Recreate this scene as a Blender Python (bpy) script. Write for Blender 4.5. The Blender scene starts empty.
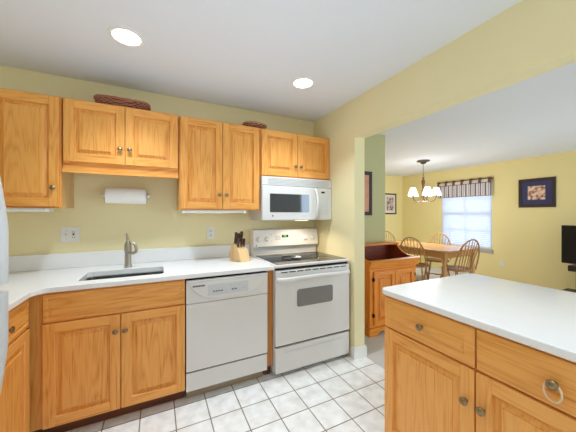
import bpy, bmesh, math, random
from mathutils import Vector, Matrix
random.seed(7)
PI = math.pi
S = bpy.context.scene
C = S.collection

# ------------------------------------------------------------------ camera, world, light, exposure
cd = bpy.data.cameras.new('camera'); cam = bpy.data.objects.new('camera', cd); C.objects.link(cam)
cam.location = (0, 0, 1.334)
cam.rotation_euler = (PI/2, 0, -math.atan(131/264))
cd.sensor_width = 36; cd.lens = 36*264/576; cd.shift_y = -2/576; cd.clip_start = 0.02
S.camera = cam
S.view_settings.view_transform = 'Standard'; S.view_settings.look = 'None'
S.view_settings.gamma = 1; S.view_settings.use_curve_mapping = False
S.view_settings.exposure = 0.07
S.cycles.max_bounces = 14; S.cycles.diffuse_bounces = 10
w = bpy.data.worlds.new('sky'); S.world = w; w.use_nodes = True
wb = w.node_tree.nodes['Background']; wb.inputs[0].default_value = (0.52, 0.72, 1, 1); wb.inputs[1].default_value = 0.75

def area(name, loc, rot, sx, sy, power, col=(1, 1, 1)):
    l = bpy.data.lights.new(name, 'AREA'); l.shape = 'RECTANGLE'; l.size = sx; l.size_y = sy
    l.energy = power; l.color = col
    o = bpy.data.objects.new(name, l); C.objects.link(o); o.location = loc; o.rotation_euler = rot
    return o
# daylight lamps at the dining window, the reflected patio door and added openings
area('added_kitchen_window_fill', (0.35, -2.62, 1.45), (PI/2, 0, 0), 2.6, 1.5, 21, (0.66, 0.83, 1))  # unseen rear kitchen source, added to light the room
area('added_side_window_fill', (-1.42, -1.45, 1.5), (PI/2, 0, -PI/2), 1.2, 1.2, 8, (0.66, 0.83, 1))  # unseen left-hand source, added to brighten the divider and floor
area('daylight_patio_door', (4.95, -2.62, 1.1), (PI/2, 0, 0), 2.1, 2.0, 100, (0.66, 0.83, 1))
area('daylight_dining_window', (6.62, 3.57, 1.33), (PI/2, 0, PI/2), 1.1, 1.5, 15, (0.86, 0.92, 1))

# unseen upward spots, added to fill the rooms by ceiling bounce
def add_uplight(loc, power):
    l = bpy.data.lights.new('added_uplight', 'SPOT'); l.energy = power; l.spot_size = math.radians(135); l.spot_blend = .8; l.color = (.72, .86, 1); l.shadow_soft_size = .12
    o = bpy.data.objects.new('added_uplight', l); C.objects.link(o); o.location = loc; o.rotation_euler = (math.radians(172), 0, 0)
add_uplight((.25, 1.0, .75), 24)
add_uplight((3.9, 1.6, 1.0), 6)

# ------------------------------------------------------------------ materials
def mat(name, col, rough=0.5, metal=0.0, spec=0.5, emit=None, es=0, bump=None, coat=0, trans=0, ior=1.45):
    m = bpy.data.materials.new(name); m.use_nodes = True
    nt = m.node_tree; b = nt.nodes['Principled BSDF']
    b.inputs['Base Color'].default_value = (*col, 1); b.inputs['Roughness'].default_value = rough
    b.inputs['Metallic'].default_value = metal; b.inputs['Specular IOR Level'].default_value = spec
    b.inputs['Coat Weight'].default_value = coat; b.inputs['Coat Roughness'].default_value = 0.1
    b.inputs['Transmission Weight'].default_value = trans; b.inputs['IOR'].default_value = ior
    if emit: b.inputs['Emission Color'].default_value = (*emit, 1); b.inputs['Emission Strength'].default_value = es
    # fine mottling so that no surface is perfectly flat
    tc = nt.nodes.new('ShaderNodeTexCoord'); n = nt.nodes.new('ShaderNodeTexNoise')
    n.inputs['Scale'].default_value = bump[0] if bump else 9; n.inputs['Detail'].default_value = 3
    nt.links.new(tc.outputs['Object'], n.inputs['Vector'])
    if bump:
        bp = nt.nodes.new('ShaderNodeBump'); bp.inputs['Strength'].default_value = bump[1]; bp.inputs['Distance'].default_value = 0.002
        nt.links.new(n.outputs['Fac'], bp.inputs['Height']); nt.links.new(bp.outputs['Normal'], b.inputs['Normal'])
    if not emit:
        mx = nt.nodes.new('ShaderNodeMixRGB'); mx.inputs[1].default_value = (*[c*0.97 for c in col], 1); mx.inputs[2].default_value = (*[min(1, c*1.03) for c in col], 1)
        nt.links.new(n.outputs['Fac'], mx.inputs[0]); nt.links.new(mx.outputs[0], b.inputs['Base Color'])
    return m

def wood(name, light, mid, dark, grain='z', rough=0.38, scale=1.0):
    m = bpy.data.materials.new(name); m.use_nodes = True
    nt = m.node_tree; N = nt.nodes.new; L = nt.links.new; b = nt.nodes['Principled BSDF']
    tc = N('ShaderNodeTexCoord'); oi = N('ShaderNodeObjectInfo')
    mu = N('ShaderNodeVectorMath'); mu.operation = 'SCALE'; mu.inputs[0].default_value = (7, 5, 9); L(oi.outputs['Random'], mu.inputs['Scale'])
    ad = N('ShaderNodeVectorMath'); L(tc.outputs['Object'], ad.inputs[0]); L(mu.outputs[0], ad.inputs[1])
    def stretched(hi, lo):
        mp = N('ShaderNodeMapping'); s = [hi, hi, hi]; s['xyz'.index(grain)] = lo
        mp.inputs['Scale'].default_value = [v*scale for v in s]; L(ad.outputs[0], mp.inputs[0]); return mp
    n1 = N('ShaderNodeTexNoise'); n1.inputs['Scale'].default_value = 1; n1.inputs['Detail'].default_value = 2; L(stretched(9, 0.9).outputs[0], n1.inputs['Vector'])
    # growth rings: many contour bands of a slow noise give cathedral figures
    rg = N('ShaderNodeMath'); rg.operation = 'MULTIPLY'; rg.inputs[1].default_value = 11; L(n1.outputs['Fac'], rg.inputs[0])
    fr = N('ShaderNodeMath'); fr.operation = 'PINGPONG'; fr.inputs[1].default_value = 0.5; L(rg.outputs[0], fr.inputs[0])
    n2 = N('ShaderNodeTexNoise'); n2.inputs['Scale'].default_value = 1; n2.inputs['Detail'].default_value = 4; L(stretched(170, 5).outputs[0], n2.inputs['Vector'])
    n3 = N('ShaderNodeTexNoise'); n3.inputs['Scale'].default_value = 1; n3.inputs['Detail'].default_value = 1; L(stretched(4, 0.7).outputs[0], n3.inputs['Vector'])
    a = N('ShaderNodeMath'); a.operation = 'MULTIPLY_ADD'; L(fr.outputs[0], a.inputs[0]); a.inputs[1].default_value = 0.6; L(n2.outputs['Fac'], a.inputs[2])
    a2 = N('ShaderNodeMath'); a2.operation = 'MULTIPLY_ADD'; L(n3.outputs['Fac'], a2.inputs[0]); a2.inputs[1].default_value = 0.5; L(a.outputs[0], a2.inputs[2])
    cr = N('ShaderNodeValToRGB'); e = cr.color_ramp.elements
    e[0].position = 0.5; e[0].color = (*dark, 1); e[1].position = 1.25 if False else 1.0; e[1].color = (*light, 1)
    x = e.new(0.72); x.color = (*mid, 1)
    L(a2.outputs[0], cr.inputs[0]); L(cr.outputs[0], b.inputs['Base Color'])
    b.inputs['Roughness'].default_value = rough; b.inputs['Specular IOR Level'].default_value = 0.4
    bp = N('ShaderNodeBump'); bp.inputs['Strength'].default_value = 0.12; bp.inputs['Distance'].default_value = 0.001
    L(n2.outputs['Fac'], bp.inputs['Height']); L(bp.outputs[0], b.inputs['Normal'])
    return m

OAK = ((0.83, 0.395, 0.098), (0.74, 0.312, 0.060), (0.50, 0.165, 0.022))
oak_v = wood('oak_vertical', *OAK, 'z'); oak_h = wood('oak_horizontal', *OAK, 'x'); oak_d = wood('oak_depth', *OAK, 'y')
oak_side = wood('oak_veneer_side', (0.66, 0.43, 0.19), (0.60, 0.37, 0.15), (0.5, 0.28, 0.1), 'z')
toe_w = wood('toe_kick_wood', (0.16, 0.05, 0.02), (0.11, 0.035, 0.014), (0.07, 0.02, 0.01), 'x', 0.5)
PINE = ((0.82, 0.29, 0.032), (0.70, 0.215, 0.018), (0.46, 0.11, 0.009))
pine_v = wood('pine_vertical', *PINE, 'z'); pine_h = wood('pine_horizontal', *PINE, 'x')
pine_in = wood('pine_red_stained', (0.26, 0.045, 0.015), (0.19, 0.03, 0.012), (0.12, 0.02, 0.01), 'x', 0.45)
tbl_w = wood('table_wood', (0.66, 0.36, 0.15), (0.58, 0.29, 0.10), (0.44, 0.2, 0.06), 'y', 0.22)
chair_w = wood('chair_wood', (0.50, 0.26, 0.09), (0.42, 0.2, 0.06), (0.3, 0.13, 0.035), 'z', 0.35)
block_w = wood('block_wood', (0.74, 0.50, 0.24), (0.68, 0.43, 0.19), (0.55, 0.32, 0.12), 'z', 0.5)
paint = mat('khaki_wall_paint', (0.83, 0.74, 0.45), 0.75, bump=(220, 0.08))
paint_d = mat('yellow_dining_paint', (0.82, 0.70, 0.34), 0.75, bump=(220, 0.08))
paint_s = mat('sage_wall_paint', (0.52, 0.50, 0.27), 0.75, bump=(220, 0.08))
ceil_m = mat('ceiling_paint', (0.77, 0.80, 0.86), 0.9, bump=(150, 0.1))
trim_m = mat('white_trim_paint', (0.83, 0.83, 0.80), 0.4)
white = mat('white_appliance_enamel', (0.70, 0.68, 0.655), 0.28)
white2 = mat('white_plastic', (0.78, 0.78, 0.74), 0.35)
offwhite = mat('pale_grey_plastic', (0.60, 0.61, 0.60), 0.35)
quartz = mat('white_quartz', (0.83, 0.83, 0.83), 0.16)
steel = mat('brushed_steel', (0.42, 0.42, 0.41), 0.24, 1.0)
nickel = mat('brushed_nickel', (0.46, 0.42, 0.36), 0.3, 1.0)
brass = mat('antique_brass', (0.30, 0.22, 0.12), 0.34, 1.0)
bronze = mat('dark_bronze', (0.075, 0.055, 0.04), 0.45, 0.5)
iron = mat('black_iron', (0.02, 0.015, 0.012), 0.5, 0.5)
black = mat('black_plastic', (0.012, 0.011, 0.011), 0.3)
gap_m = mat('dark_gap', (0.01, 0.009, 0.008), 0.8)
blackglass = mat('black_ceramic_glass', (0.02, 0.02, 0.022), 0.06, spec=0.7)
ringm = mat('burner_ring_grey', (0.05, 0.05, 0.05), 0.2)
oven_glass = mat('grey_oven_glass', (0.21, 0.205, 0.20), 0.15, spec=0.6)
mw_glass = mat('dark_microwave_glass', (0.035, 0.04, 0.05), 0.05, spec=1.0)
paper = mat('paper_towel', (0.92, 0.91, 0.89), 0.9, bump=(90, 0.5))
wicker = mat('brown_wicker', (0.40, 0.15, 0.08), 0.5)
wicker2 = mat('tan_wicker', (0.46, 0.22, 0.12), 0.5)
knife_m = mat('knife_handle_black', (0.07, 0.03, 0.02), 0.3)
print_g = mat('green_display', (0.02, 0.3, 0.08), 0.4, emit=(0.15, 0.9, 0.3), es=0.5)
mark_m = mat('grey_print', (0.12, 0.12, 0.12), 0.5)
mark_l = mat('light_grey_print', (0.42, 0.42, 0.44), 0.5)
rubber = mat('beige_elastic', (0.74, 0.55, 0.34), 0.6)
bulb_m = mat('lit_lens', (1, 1, 1), 0.5, emit=(1, 0.97, 0.92), es=9)
shade_m = mat('lit_frosted_shade', (0.95, 0.93, 0.9), 0.5, emit=(1, 0.95, 0.86), es=1.6)
glassm = mat('window_glass', (0.95, 0.97, 1), 0.02, trans=1.0, ior=1.05)
navy = mat('navy_mat_board', (0.045, 0.045, 0.12), 0.8)
frame_dk = mat('dark_wood_frame', (0.028, 0.010, 0.009), 0.5)
mat_w = mat('cream_mat_board', (0.72, 0.66, 0.58), 0.85)
vinyl = mat('white_vinyl', (0.80, 0.81, 0.82), 0.4)
tv_scr = mat('tv_screen', (0.004, 0.003, 0.005), 0.3)
espresso = mat('espresso_wood', (0.035, 0.016, 0.012), 0.35)

def translucent(name, col, tcol, fac):
    m = bpy.data.materials.new(name); m.use_nodes = True; nt = m.node_tree
    b = nt.nodes['Principled BSDF']; b.inputs['Base Color'].default_value = (*col, 1); b.inputs['Roughness'].default_value = 0.6
    t = nt.nodes.new('ShaderNodeBsdfTranslucent'); t.inputs[0].default_value = (*tcol, 1)
    mx = nt.nodes.new('ShaderNodeMixShader'); mx.inputs[0].default_value = fac
    nt.links.new(b.outputs[0], mx.inputs[1]); nt.links.new(t.outputs[0], mx.inputs[2])
    nt.links.new(mx.outputs[0], nt.nodes['Material Output'].inputs[0]); return m
slat_m = translucent('white_blind_slat', (0.86, 0.88, 0.92), (0.86, 0.9, 1), 0.5)

def picture_art(name, base, c1, c2, sc):
    m = bpy.data.materials.new(name); m.use_nodes = True; nt = m.node_tree; b = nt.nodes['Principled BSDF']
    tc = nt.nodes.new('ShaderNodeTexCoord'); n = nt.nodes.new('ShaderNodeTexNoise'); n.inputs['Scale'].default_value = sc; n.inputs['Detail'].default_value = 5
    nt.links.new(tc.outputs['Object'], n.inputs['Vector'])
    cr = nt.nodes.new('ShaderNodeValToRGB'); e = cr.color_ramp.elements
    e[0].position = 0.36; e[0].color = (*c2, 1); e[1].position = 0.56; e[1].color = (*base, 1); x = e.new(0.45); x.color = (*c1, 1)
    nt.links.new(n.outputs['Fac'], cr.inputs[0]); nt.links.new(cr.outputs[0], b.inputs['Base Color']); b.inputs['Roughness'].default_value = 0.6
    return m

def stripes(name):
    m = bpy.data.materials.new(name); m.use_nodes = True; nt = m.node_tree; N = nt.nodes.new; L = nt.links.new
    b = nt.nodes['Principled BSDF']; b.inputs['Roughness'].default_value = 0.9
    tc = N('ShaderNodeTexCoord'); sp = N('ShaderNodeSeparateXYZ'); L(tc.outputs['Object'], sp.inputs[0])
    def band(out, per, off, width):
        a = N('ShaderNodeMath'); a.operation = 'ADD'; a.inputs[1].default_value = 50*per+off; L(out, a.inputs[0])
        mo = N('ShaderNodeMath'); mo.operation = 'MODULO'; mo.inputs[1].default_value = per; L(a.outputs[0], mo.inputs[0])
        lt = N('ShaderNodeMath'); lt.operation = 'LESS_THAN'; lt.inputs[1].default_value = width; L(mo.outputs[0], lt.inputs[0]); return lt
    v1 = band(sp.outputs['Y'], 0.098, 0, 0.024); v2 = band(sp.outputs['Y'], 0.098, 0.049, 0.012)
    h1 = band(sp.outputs['Z'], 0.29, 0.012, 0.022)
    def mixc(fac, a, bcol):
        mx = N('ShaderNodeMixRGB'); L(fac.outputs[0], mx.inputs[0])
        if isinstance(a, tuple): mx.inputs[1].default_value = (*a, 1)
        else: L(a.outputs[0], mx.inputs[1])
        mx.inputs[2].default_value = (*bcol, 1); return mx
    c = mixc(v2, (0.62, 0.6, 0.6), (0.22, 0.24, 0.34)); c = mixc(v1, c, (0.16, 0.085, 0.09)); c = mixc(h1, c, (0.13, 0.06, 0.07))
    L(c.outputs[0], b.inputs['Base Color'])
    return m
stripe_m = stripes('striped_valance_cloth')
tab_m = mat('brown_tab_cloth', (0.17, 0.075, 0.05), 0.9)
cream_cloth = mat('cream_cloth', (0.66, 0.62, 0.55), 0.9)

def tile_mat():
    m = bpy.data.materials.new('ceramic_floor_tile'); m.use_nodes = True; nt = m.node_tree; N = nt.nodes.new; L = nt.links.new
    b = nt.nodes['Principled BSDF']; tc = N('ShaderNodeTexCoord'); mp = N('ShaderNodeMapping')
    mp.inputs['Location'].default_value = (-1.140+0.206*20+0.0025, -1.769+0.206*20+0.0025, 0)
    L(tc.outputs['Object'], mp.inputs[0])
    br = N('ShaderNodeTexBrick'); br.offset = 0; br.squash = 1
    br.inputs['Scale'].default_value = 1; br.inputs['Brick Width'].default_value = 0.206; br.inputs['Row Height'].default_value = 0.206
    br.inputs['Mortar Size'].default_value = 0.0042; br.inputs['Mortar Smooth'].default_value = 0.3; br.inputs['Bias'].default_value = 0
    br.inputs['Color1'].default_value = (0.90, 0.89, 0.87, 1); br.inputs['Color2'].default_value = (0.87, 0.855, 0.83, 1); br.inputs['Mortar'].default_value = (0.26, 0.20, 0.145, 1)
    L(mp.outputs[0], br.inputs['Vector'])
    n = N('ShaderNodeTexNoise'); n.inputs['Scale'].default_value = 14; n.inputs['Detail'].default_value = 4; L(tc.outputs['Object'], n.inputs['Vector'])
    mx = N('ShaderNodeMixRGB'); mx.blend_type = 'MULTIPLY'; mx.inputs[0].default_value = 0.28; L(br.outputs['Color'], mx.inputs[1]); L(n.outputs['Color'], mx.inputs[2])
    cr = N('ShaderNodeValToRGB'); cr.color_ramp.elements[0].position = 0.3; cr.color_ramp.elements[0].color = (0.82, 0.8, 0.77, 1); cr.color_ramp.elements[1].position = 0.65; cr.color_ramp.elements[1].color = (1, 1, 1, 1)
    L(n.outputs['Fac'], cr.inputs[0]); mx.inputs[0].default_value = 1; L(cr.outputs[0], mx.inputs[2])
    L(mx.outputs[0], b.inputs['Base Color']); b.inputs['Roughness'].default_value = 0.32
    bp = N('ShaderNodeBump'); bp.inputs['Strength'].default_value = 0.4; bp.inputs['Distance'].default_value = 0.002; bp.invert = True
    L(br.outputs['Fac'], bp.inputs['Height']); L(bp.outputs[0], b.inputs['Normal'])
    return m
tile_m = tile_mat()
def carpet_mat():
    m = bpy.data.materials.new('grey_beige_carpet'); m.use_nodes = True; nt = m.node_tree; N = nt.nodes.new; L = nt.links.new
    b = nt.nodes['Principled BSDF']; b.inputs['Roughness'].default_value = 1; b.inputs['Specular IOR Level'].default_value = 0.1
    tc = N('ShaderNodeTexCoord'); n = N('ShaderNodeTexNoise'); n.inputs['Scale'].default_value = 130; n.inputs['Detail'].default_value = 3; L(tc.outputs['Object'], n.inputs['Vector'])
    cr = N('ShaderNodeValToRGB'); cr.color_ramp.elements[0].position = 0.3; cr.color_ramp.elements[0].color = (0.44, 0.405, 0.37, 1); cr.color_ramp.elements[1].position = 0.7; cr.color_ramp.elements[1].color = (0.76, 0.72, 0.67, 1)
    L(n.outputs['Fac'], cr.inputs[0]); L(cr.outputs[0], b.inputs['Base Color'])
    bp = N('ShaderNodeBump'); bp.inputs['Strength'].default_value = 0.6; bp.inputs['Distance'].default_value = 0.004; L(n.outputs['Fac'], bp.inputs['Height']); L(bp.outputs[0], b.inputs['Normal'])
    return m
carpet_m = carpet_mat()

# ------------------------------------------------------------------ mesh helpers
class MB:
    def __init__(s): s.bm = bmesh.new()
    def _merge(s, b2, mi=0, M=None):
        if M is not None: b2.transform(M)
        vm = {v: s.bm.verts.new(v.co) for v in b2.verts}
        for f in b2.faces:
            try:
                nf = s.bm.faces.new([vm[v] for v in f.verts]); nf.material_index = mi
            except ValueError: pass
        b2.free()
    def box(s, x0, x1, y0, y1, z0, z1, bev=0.0, mi=0, seg=2, M=None):
        b = bmesh.new(); bmesh.ops.create_cube(b, size=1)
        for v in b.verts:
            v.co = Vector((x0+(v.co.x+.5)*(x1-x0), y0+(v.co.y+.5)*(y1-y0), z0+(v.co.z+.5)*(z1-z0)))
        if bev > 0:
            bev = min(bev, 0.49*min(abs(x1-x0), abs(y1-y0), abs(z1-z0)))
            bmesh.ops.bevel(b, geom=list(b.edges), offset=bev, segments=seg, affect='EDGES', profile=0.5)
        s._merge(b, mi, M); return s
    def prism(s, pts, d0, d1, axis='z', mi=0, bev=0, M=None):
        """outline pts (2D) extruded from d0 to d1 along axis; axis z: (x,y), axis y: (x,z), axis x: (y,z)"""
        def P(p, d): return {'z': (p[0], p[1], d), 'y': (p[0], d, p[1]), 'x': (d, p[0], p[1])}[axis]
        b = bmesh.new(); A = [b.verts.new(P(p, d0)) for p in pts]; B = [b.verts.new(P(p, d1)) for p in pts]
        n = len(pts); b.faces.new(A[::-1]); b.faces.new(B)
        for i in range(n): b.faces.new((A[i], A[(i+1) % n], B[(i+1) % n], B[i]))
        bmesh.ops.recalc_face_normals(b, faces=list(b.faces))
        if bev: 
            es = [e for e in b.edges if len(e.link_faces) == 2 and (len(e.link_faces[0].verts) == n or len(e.link_faces[1].verts) == n)]
            bmesh.ops.bevel(b, geom=es, offset=bev, segments=2, affect='EDGES', profile=0.5)
        s._merge(b, mi, M); return s
    def lathe(s, prof, center=(0, 0, 0), axis='z', n=24, mi=0, M=None):
        """prof: list of (radius, height)"""
        b = bmesh.new(); rings = []
        for r, h in prof:
            if r < 1e-6: rings.append([b.verts.new((0, 0, h))]); continue
            rings.append([b.verts.new((r*math.cos(2*PI*i/n), r*math.sin(2*PI*i/n), h)) for i in range(n)])
        for a, c in zip(rings, rings[1:]):
            if len(a) == 1 and len(c) == 1: continue
            for i in range(n):
                j = (i+1) % n
                if len(a) == 1: b.faces.new((a[0], c[i], c[j]))
                elif len(c) == 1: b.faces.new((a[i], c[0], a[j]))
                else: b.faces.new((a[i], a[j], c[j], c[i]))
        if len(rings[0]) > 1: b.faces.new(rings[0][::-1])
        if len(rings[-1]) > 1: b.faces.new(rings[-1])
        bmesh.ops.recalc_face_normals(b, faces=list(b.faces))
        R = {'z': Matrix.Identity(4), 'y': Matrix.Rotation(-PI/2, 4, 'X'), '-y': Matrix.Rotation(PI/2, 4, 'X'), 'x': Matrix.Rotation(PI/2, 4, 'Y'), '-x': Matrix.Rotation(-PI/2, 4, 'Y'), '-z': Matrix.Rotation(PI, 4, 'X')}[axis]
        T = Matrix.Translation(center) @ R
        s._merge(b, mi, (M @ T) if M is not None else T); return s
    def tube(s, pts, r, n=10, mi=0, closed=False, flat=1.0, M=None):
        pts = [Vector(p) for p in pts]; m = len(pts)
        rr = r if isinstance(r, (list, tuple)) else [r]*m
        b = bmesh.new(); rings = []; up = None
        for i, p in enumerate(pts):
            if closed: t = pts[(i+1) % m]-pts[i-1]
            else: t = pts[min(i+1, m-1)]-pts[max(i-1, 0)]
            t.normalize()
            if up is None:
                up = Vector((0, 0, 1)) if abs(t.z) < 0.9 else Vector((1, 0, 0))
            u = (up - t*up.dot(t)).normalized(); v = t.cross(u); up = u
            rings.append([b.verts.new(p + (u*math.cos(2*PI*k/n) + v*math.sin(2*PI*k/n)*flat)*rr[i]) for k in range(n)])
        rng = range(m) if closed else range(m-1)
        for i in rng:
            a, c = rings[i], rings[(i+1) % m]
            for k in range(n): b.faces.new((a[k], a[(k+1) % n], c[(k+1) % n], c[k]))
        if not closed: b.faces.new(rings[0][::-1]); b.faces.new(rings[-1])
        bmesh.ops.recalc_face_normals(b, faces=list(b.faces))
        s._merge(b, mi, M); return s
    def rings(s, u0, u1, v0, v1, seq, P, mi=0):
        """nested rectangles: seq of (inset, height); last ring is filled. P(u,v,w) places a point"""
        prev = None
        for ins, hgt in seq:
            r = [s.bm.verts.new(P(*q, hgt)) for q in ((u0+ins, v0+ins), (u1-ins, v0+ins), (u1-ins, v1-ins), (u0+ins, v1-ins))]
            if prev:
                for k in range(4):
                    f = s.bm.faces.new((prev[k], prev[(k+1) % 4], r[(k+1) % 4], r[k])); f.material_index = mi
            prev = r
        f = s.bm.faces.new(prev); f.material_index = mi; return s
    def build(s, name, mats, parent=None, world=False, loc=None):
        me = bpy.data.meshes.new(name)
        s.bm.normal_update()
        for f in s.bm.faces: f.smooth = True
        for e in s.bm.edges:
            e.smooth = not (len(e.link_faces) != 2 or e.calc_face_angle(0) > math.radians(38))
        org = Vector((0, 0, 0))
        if world and parent is not None:
            org = root_loc(parent); bmesh.ops.translate(s.bm, verts=list(s.bm.verts), vec=-org)
        s.bm.to_mesh(me); s.bm.free()
        for m in (mats if isinstance(mats, (list, tuple)) else [mats]): me.materials.append(m)
        o = bpy.data.objects.new(name, me); C.objects.link(o)
        wn = o.modifiers.new('weighted_normal', 'WEIGHTED_NORMAL'); wn.keep_sharp = True; wn.weight = 80
        if parent is not None: o.parent = parent
        if loc is not None: o.location = loc
        return o
def root_loc(o):
    v = Vector(o.location)
    while o.parent: o = o.parent; v += Vector(o.location)
    return v
def tag(o, label=None, cat=None, group=None, kind=None):
    if label: o['label'] = label
    if cat: o['category'] = cat
    if group: o['group'] = group
    if kind: o['kind'] = kind
    return o
def thing(name, label, cat, loc=(0, 0, 0), rz=0, group=None):
    o = bpy.data.objects.new(name, None); C.objects.link(o); o.location = loc; o.rotation_euler = (0, 0, rz); o.empty_display_size = 0.1
    return tag(o, label, cat, group)
def struct(o): o['kind'] = 'structure'; return o
def copy_tree(o, parent=None):
    c = o.copy(); C.objects.link(c); c.parent = parent
    for ch in list(o.children): copy_tree(ch, c)
    return c
def rot_about(p, ax, ang): return Matrix.Translation(p) @ Matrix.Rotation(ang, 4, ax) @ Matrix.Translation(-Vector(p))

# ------------------------------------------------------------------ structure
H = 2.40
XL, XR, YB = -1.25, 1.63, 2.61          # left wall, divider wall, back wall
XD, YF, YR = 6.28, 5.30, -2.45          # dining window wall, far dining wall, rear wall
struct(MB().box(XL-.12, 1.755, YR-.12, YB+.12, -.1, 0).build('floor', tile_m))
m = MB().box(1.755, XD+.12, YR-.12, YF+.12, -.1, 0.0); struct(m.build('floor', carpet_m))
struct(MB().box(XL-.12, XD+.12, YR-.12, YF+.12, H, H+.12).build('ceiling', ceil_m))
struct(MB().box(XL-.12, 1.75, YB, YB+.12, 0, H).build('wall_back', paint))
m = MB(); SY0, SY1, SZ0, SZ1 = -2.05, -.85, .92, 2.1
m.box(XL-.12, XL, YR-.12, SY0, 0, H).box(XL-.12, XL, SY1, YB, 0, H).box(XL-.12, XL, SY0, SY1, 0, SZ0).box(XL-.12, XL, SY0, SY1, SZ1, H)
struct(m.build('wall_left', paint))
m = MB(); t = .045
m.box(XL-.09, XL-.03, SY0, SY1, SZ1-t, SZ1, .004).box(XL-.09, XL-.03, SY0, SY1, SZ0, SZ0+t, .004).box(XL-.09, XL-.03, SY0, SY0+t, SZ0+t, SZ1-t, .004).box(XL-.09, XL-.03, SY1-t, SY1, SZ0+t, SZ1-t, .004).box(XL-.085, XL-.035, -1.48, -1.42, SZ0+t, SZ1-t, .003)
struct(m.build('added_window_3', vinyl))  # frame of the unseen side opening, added to let light in
# divider: pier plus header, one L-shaped wall; it stops just past the camera-side pier
m = MB(); m.prism([(YB, 0), (YB, H), (YR, H), (YR, 0), (YR+.5, 0), (YR+.5, 2.045), (1.906, 2.045), (1.906, 0)], XR, 1.75, 'x')
struct(m.build('wall_divider', paint))
# closet block whose face carries the small picture behind the dry sink
struct(MB().box(1.75, 2.76, YB, YF, 0, H).build('wall_alcove', paint_s))
struct(MB().box(1.75, XD+.12, YF, YF+.12, 0, H).build('wall_far', paint_d))
# dining window wall with opening
WY0, WY1, WZ0, WZ1 = 3.05, 4.14, 0.60, 2.02
def holed(outer, hole, d0, d1):
    m = MB(); b = m.bm; L_ = []
    for d in (d0, d1):
        o_ = [b.verts.new((d, y, z)) for y, z in outer]; h_ = [b.verts.new((d, y, z)) for y, z in hole]; L_.append((o_, h_))
        for i in range(4):
            j = (i+1) % 4; b.faces.new((o_[i], o_[j], h_[j], h_[i]))
    for k in (0, 1):
        for i in range(4):
            j = (i+1) % 4; b.faces.new((L_[0][k][i], L_[0][k][j], L_[1][k][j], L_[1][k][i]))
    bmesh.ops.recalc_face_normals(b, faces=list(b.faces)); return m
struct(holed([(YR-.12, 0), (YF, 0), (YF, H), (YR-.12, H)], [(WY0, WZ0), (WY1, WZ0), (WY1, WZ1), (WY0, WZ1)], XD, XD+.12).build('wall_window', paint_d))
# rear wall, behind the camera: patio opening plus a kitchen opening added for light
m = MB(); K0, K1, KZ0, KZ1 = -1.1, 1.45, 0.95, 2.1; D0, D1 = 3.88, 5.98
for a in ((XL-.12, K0, 0, H), (K1, D0, 0, H), (D1, XD+.12, 0, H), (K0, K1, 0, KZ0), (K0, K1, KZ1, H), (D0, D1, 2.1, H)):
    m.box(a[0], a[1], YR-.12, YR, a[2], a[3])
struct(m.build('wall_rear', paint))
def win_frame(name, x0, x1, z0, z1, y, nx, nz):
    m = MB(); t = .045
    m.box(x0, x1, y, y+.06, z1-t, z1, .004); m.box(x0, x1, y, y+.06, z0, z0+t, .004)
    m.box(x0, x0+t, y, y+.06, z0+t, z1-t, .004); m.box(x1-t, x1, y, y+.06, z0+t, z1-t, .004)
    for i in range(1, nx): xx = x0+(x1-x0)*i/nx; m.box(xx-.03, xx+.03, y, y+.05, z0+t, z1-t, .003)
    for i in range(1, nz): zz = z0+(z1-z0)*i/nz; m.box(x0+t, x1-t, y+.005, y+.045, zz-.02, zz+.02, .003)
    return struct(m.build(name, vinyl))
win_frame('added_window_2', K0, K1, KZ0, KZ1, YR-.09, 3, 2)  # unseen kitchen window frame, added with its lamp to light the room
win_frame('door_1', D0, D1, 0, 2.1, YR-.09, 2, 1)
# baseboard wrapping the pier
def base_prof(m, x0, x1, y0, y1):
    m.box(x0, x1, y0, y1, 0, .085, .003); 
    m.box(x0+.003, x1-.003, y0+.003, y1-.003, .085, .10, .004)
m = MB()
for z0, z1, e in ((0, .085, .016), (.085, .098, .011), (.098, .104, .006)):
    m.prism([(XR-e, 1.94), (XR-e, 1.906-e), (1.75+e, 1.906-e), (1.75+e, YB-.001), (1.7505, YB-.001), (1.7505, 1.9055), (XR-.0005, 1.9055), (XR-.0005, 1.94)], z0, z1)
struct(m.build('baseboard_pier', trim_m))
def bb(name, x0, x1, y0, y1):
    m = MB(); m.box(x0, x1, y0, y1, 0, .09, .003); return struct(m.build(name, trim_m))
bb('baseboard_alcove', 1.77, 2.76, YB-.015, YB-.0005); bb('baseboard_far', 2.76, XD-.001, YF-.015, YF-.0005)
bb('baseboard_rear', 1.77, D0, YR+.0005, YR+.015)

# dining window
m = MB(); t = .04; xx = XD+.03
m.box(xx, xx+.05, WY0, WY1, WZ0, WZ0+t, .003); m.box(xx, xx+.05, WY0, WY1, WZ1-t, WZ1, .003)
m.box(xx, xx+.05, WY0, WY0+t, WZ0+t, WZ1-t, .003); m.box(xx, xx+.05, WY1-t, WY1, WZ0+t, WZ1-t, .003)
zm = 1.34
m.box(xx, xx+.045, WY0+t, WY1-t, zm-.028, zm+.028, .003)
for yy in (WY0+(WY1-WY0)/2,): m.box(xx+.01, xx+.035, yy-.012, yy+.012, WZ0+t, WZ1-t, .002)
for zz in (.97, 1.68): m.box(xx+.01, xx+.035, WY0+t, WY1-t, zz-.01, zz+.01, .002)
wf = struct(m.build('window_1', vinyl))
m = MB(); m.box(XD-.05, XD+.03, WY0-.02, WY1+.05, WZ0-.045, WZ0-.005, .006); m.box(XD-.016, XD-.0005, WY0-.03, WY1+.03, WZ0-.10, WZ0-.0455, .004)
struct(m.build('trim_1', mat('grey_white_sill', (0.5, 0.48, 0.46), 0.5)))
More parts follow.
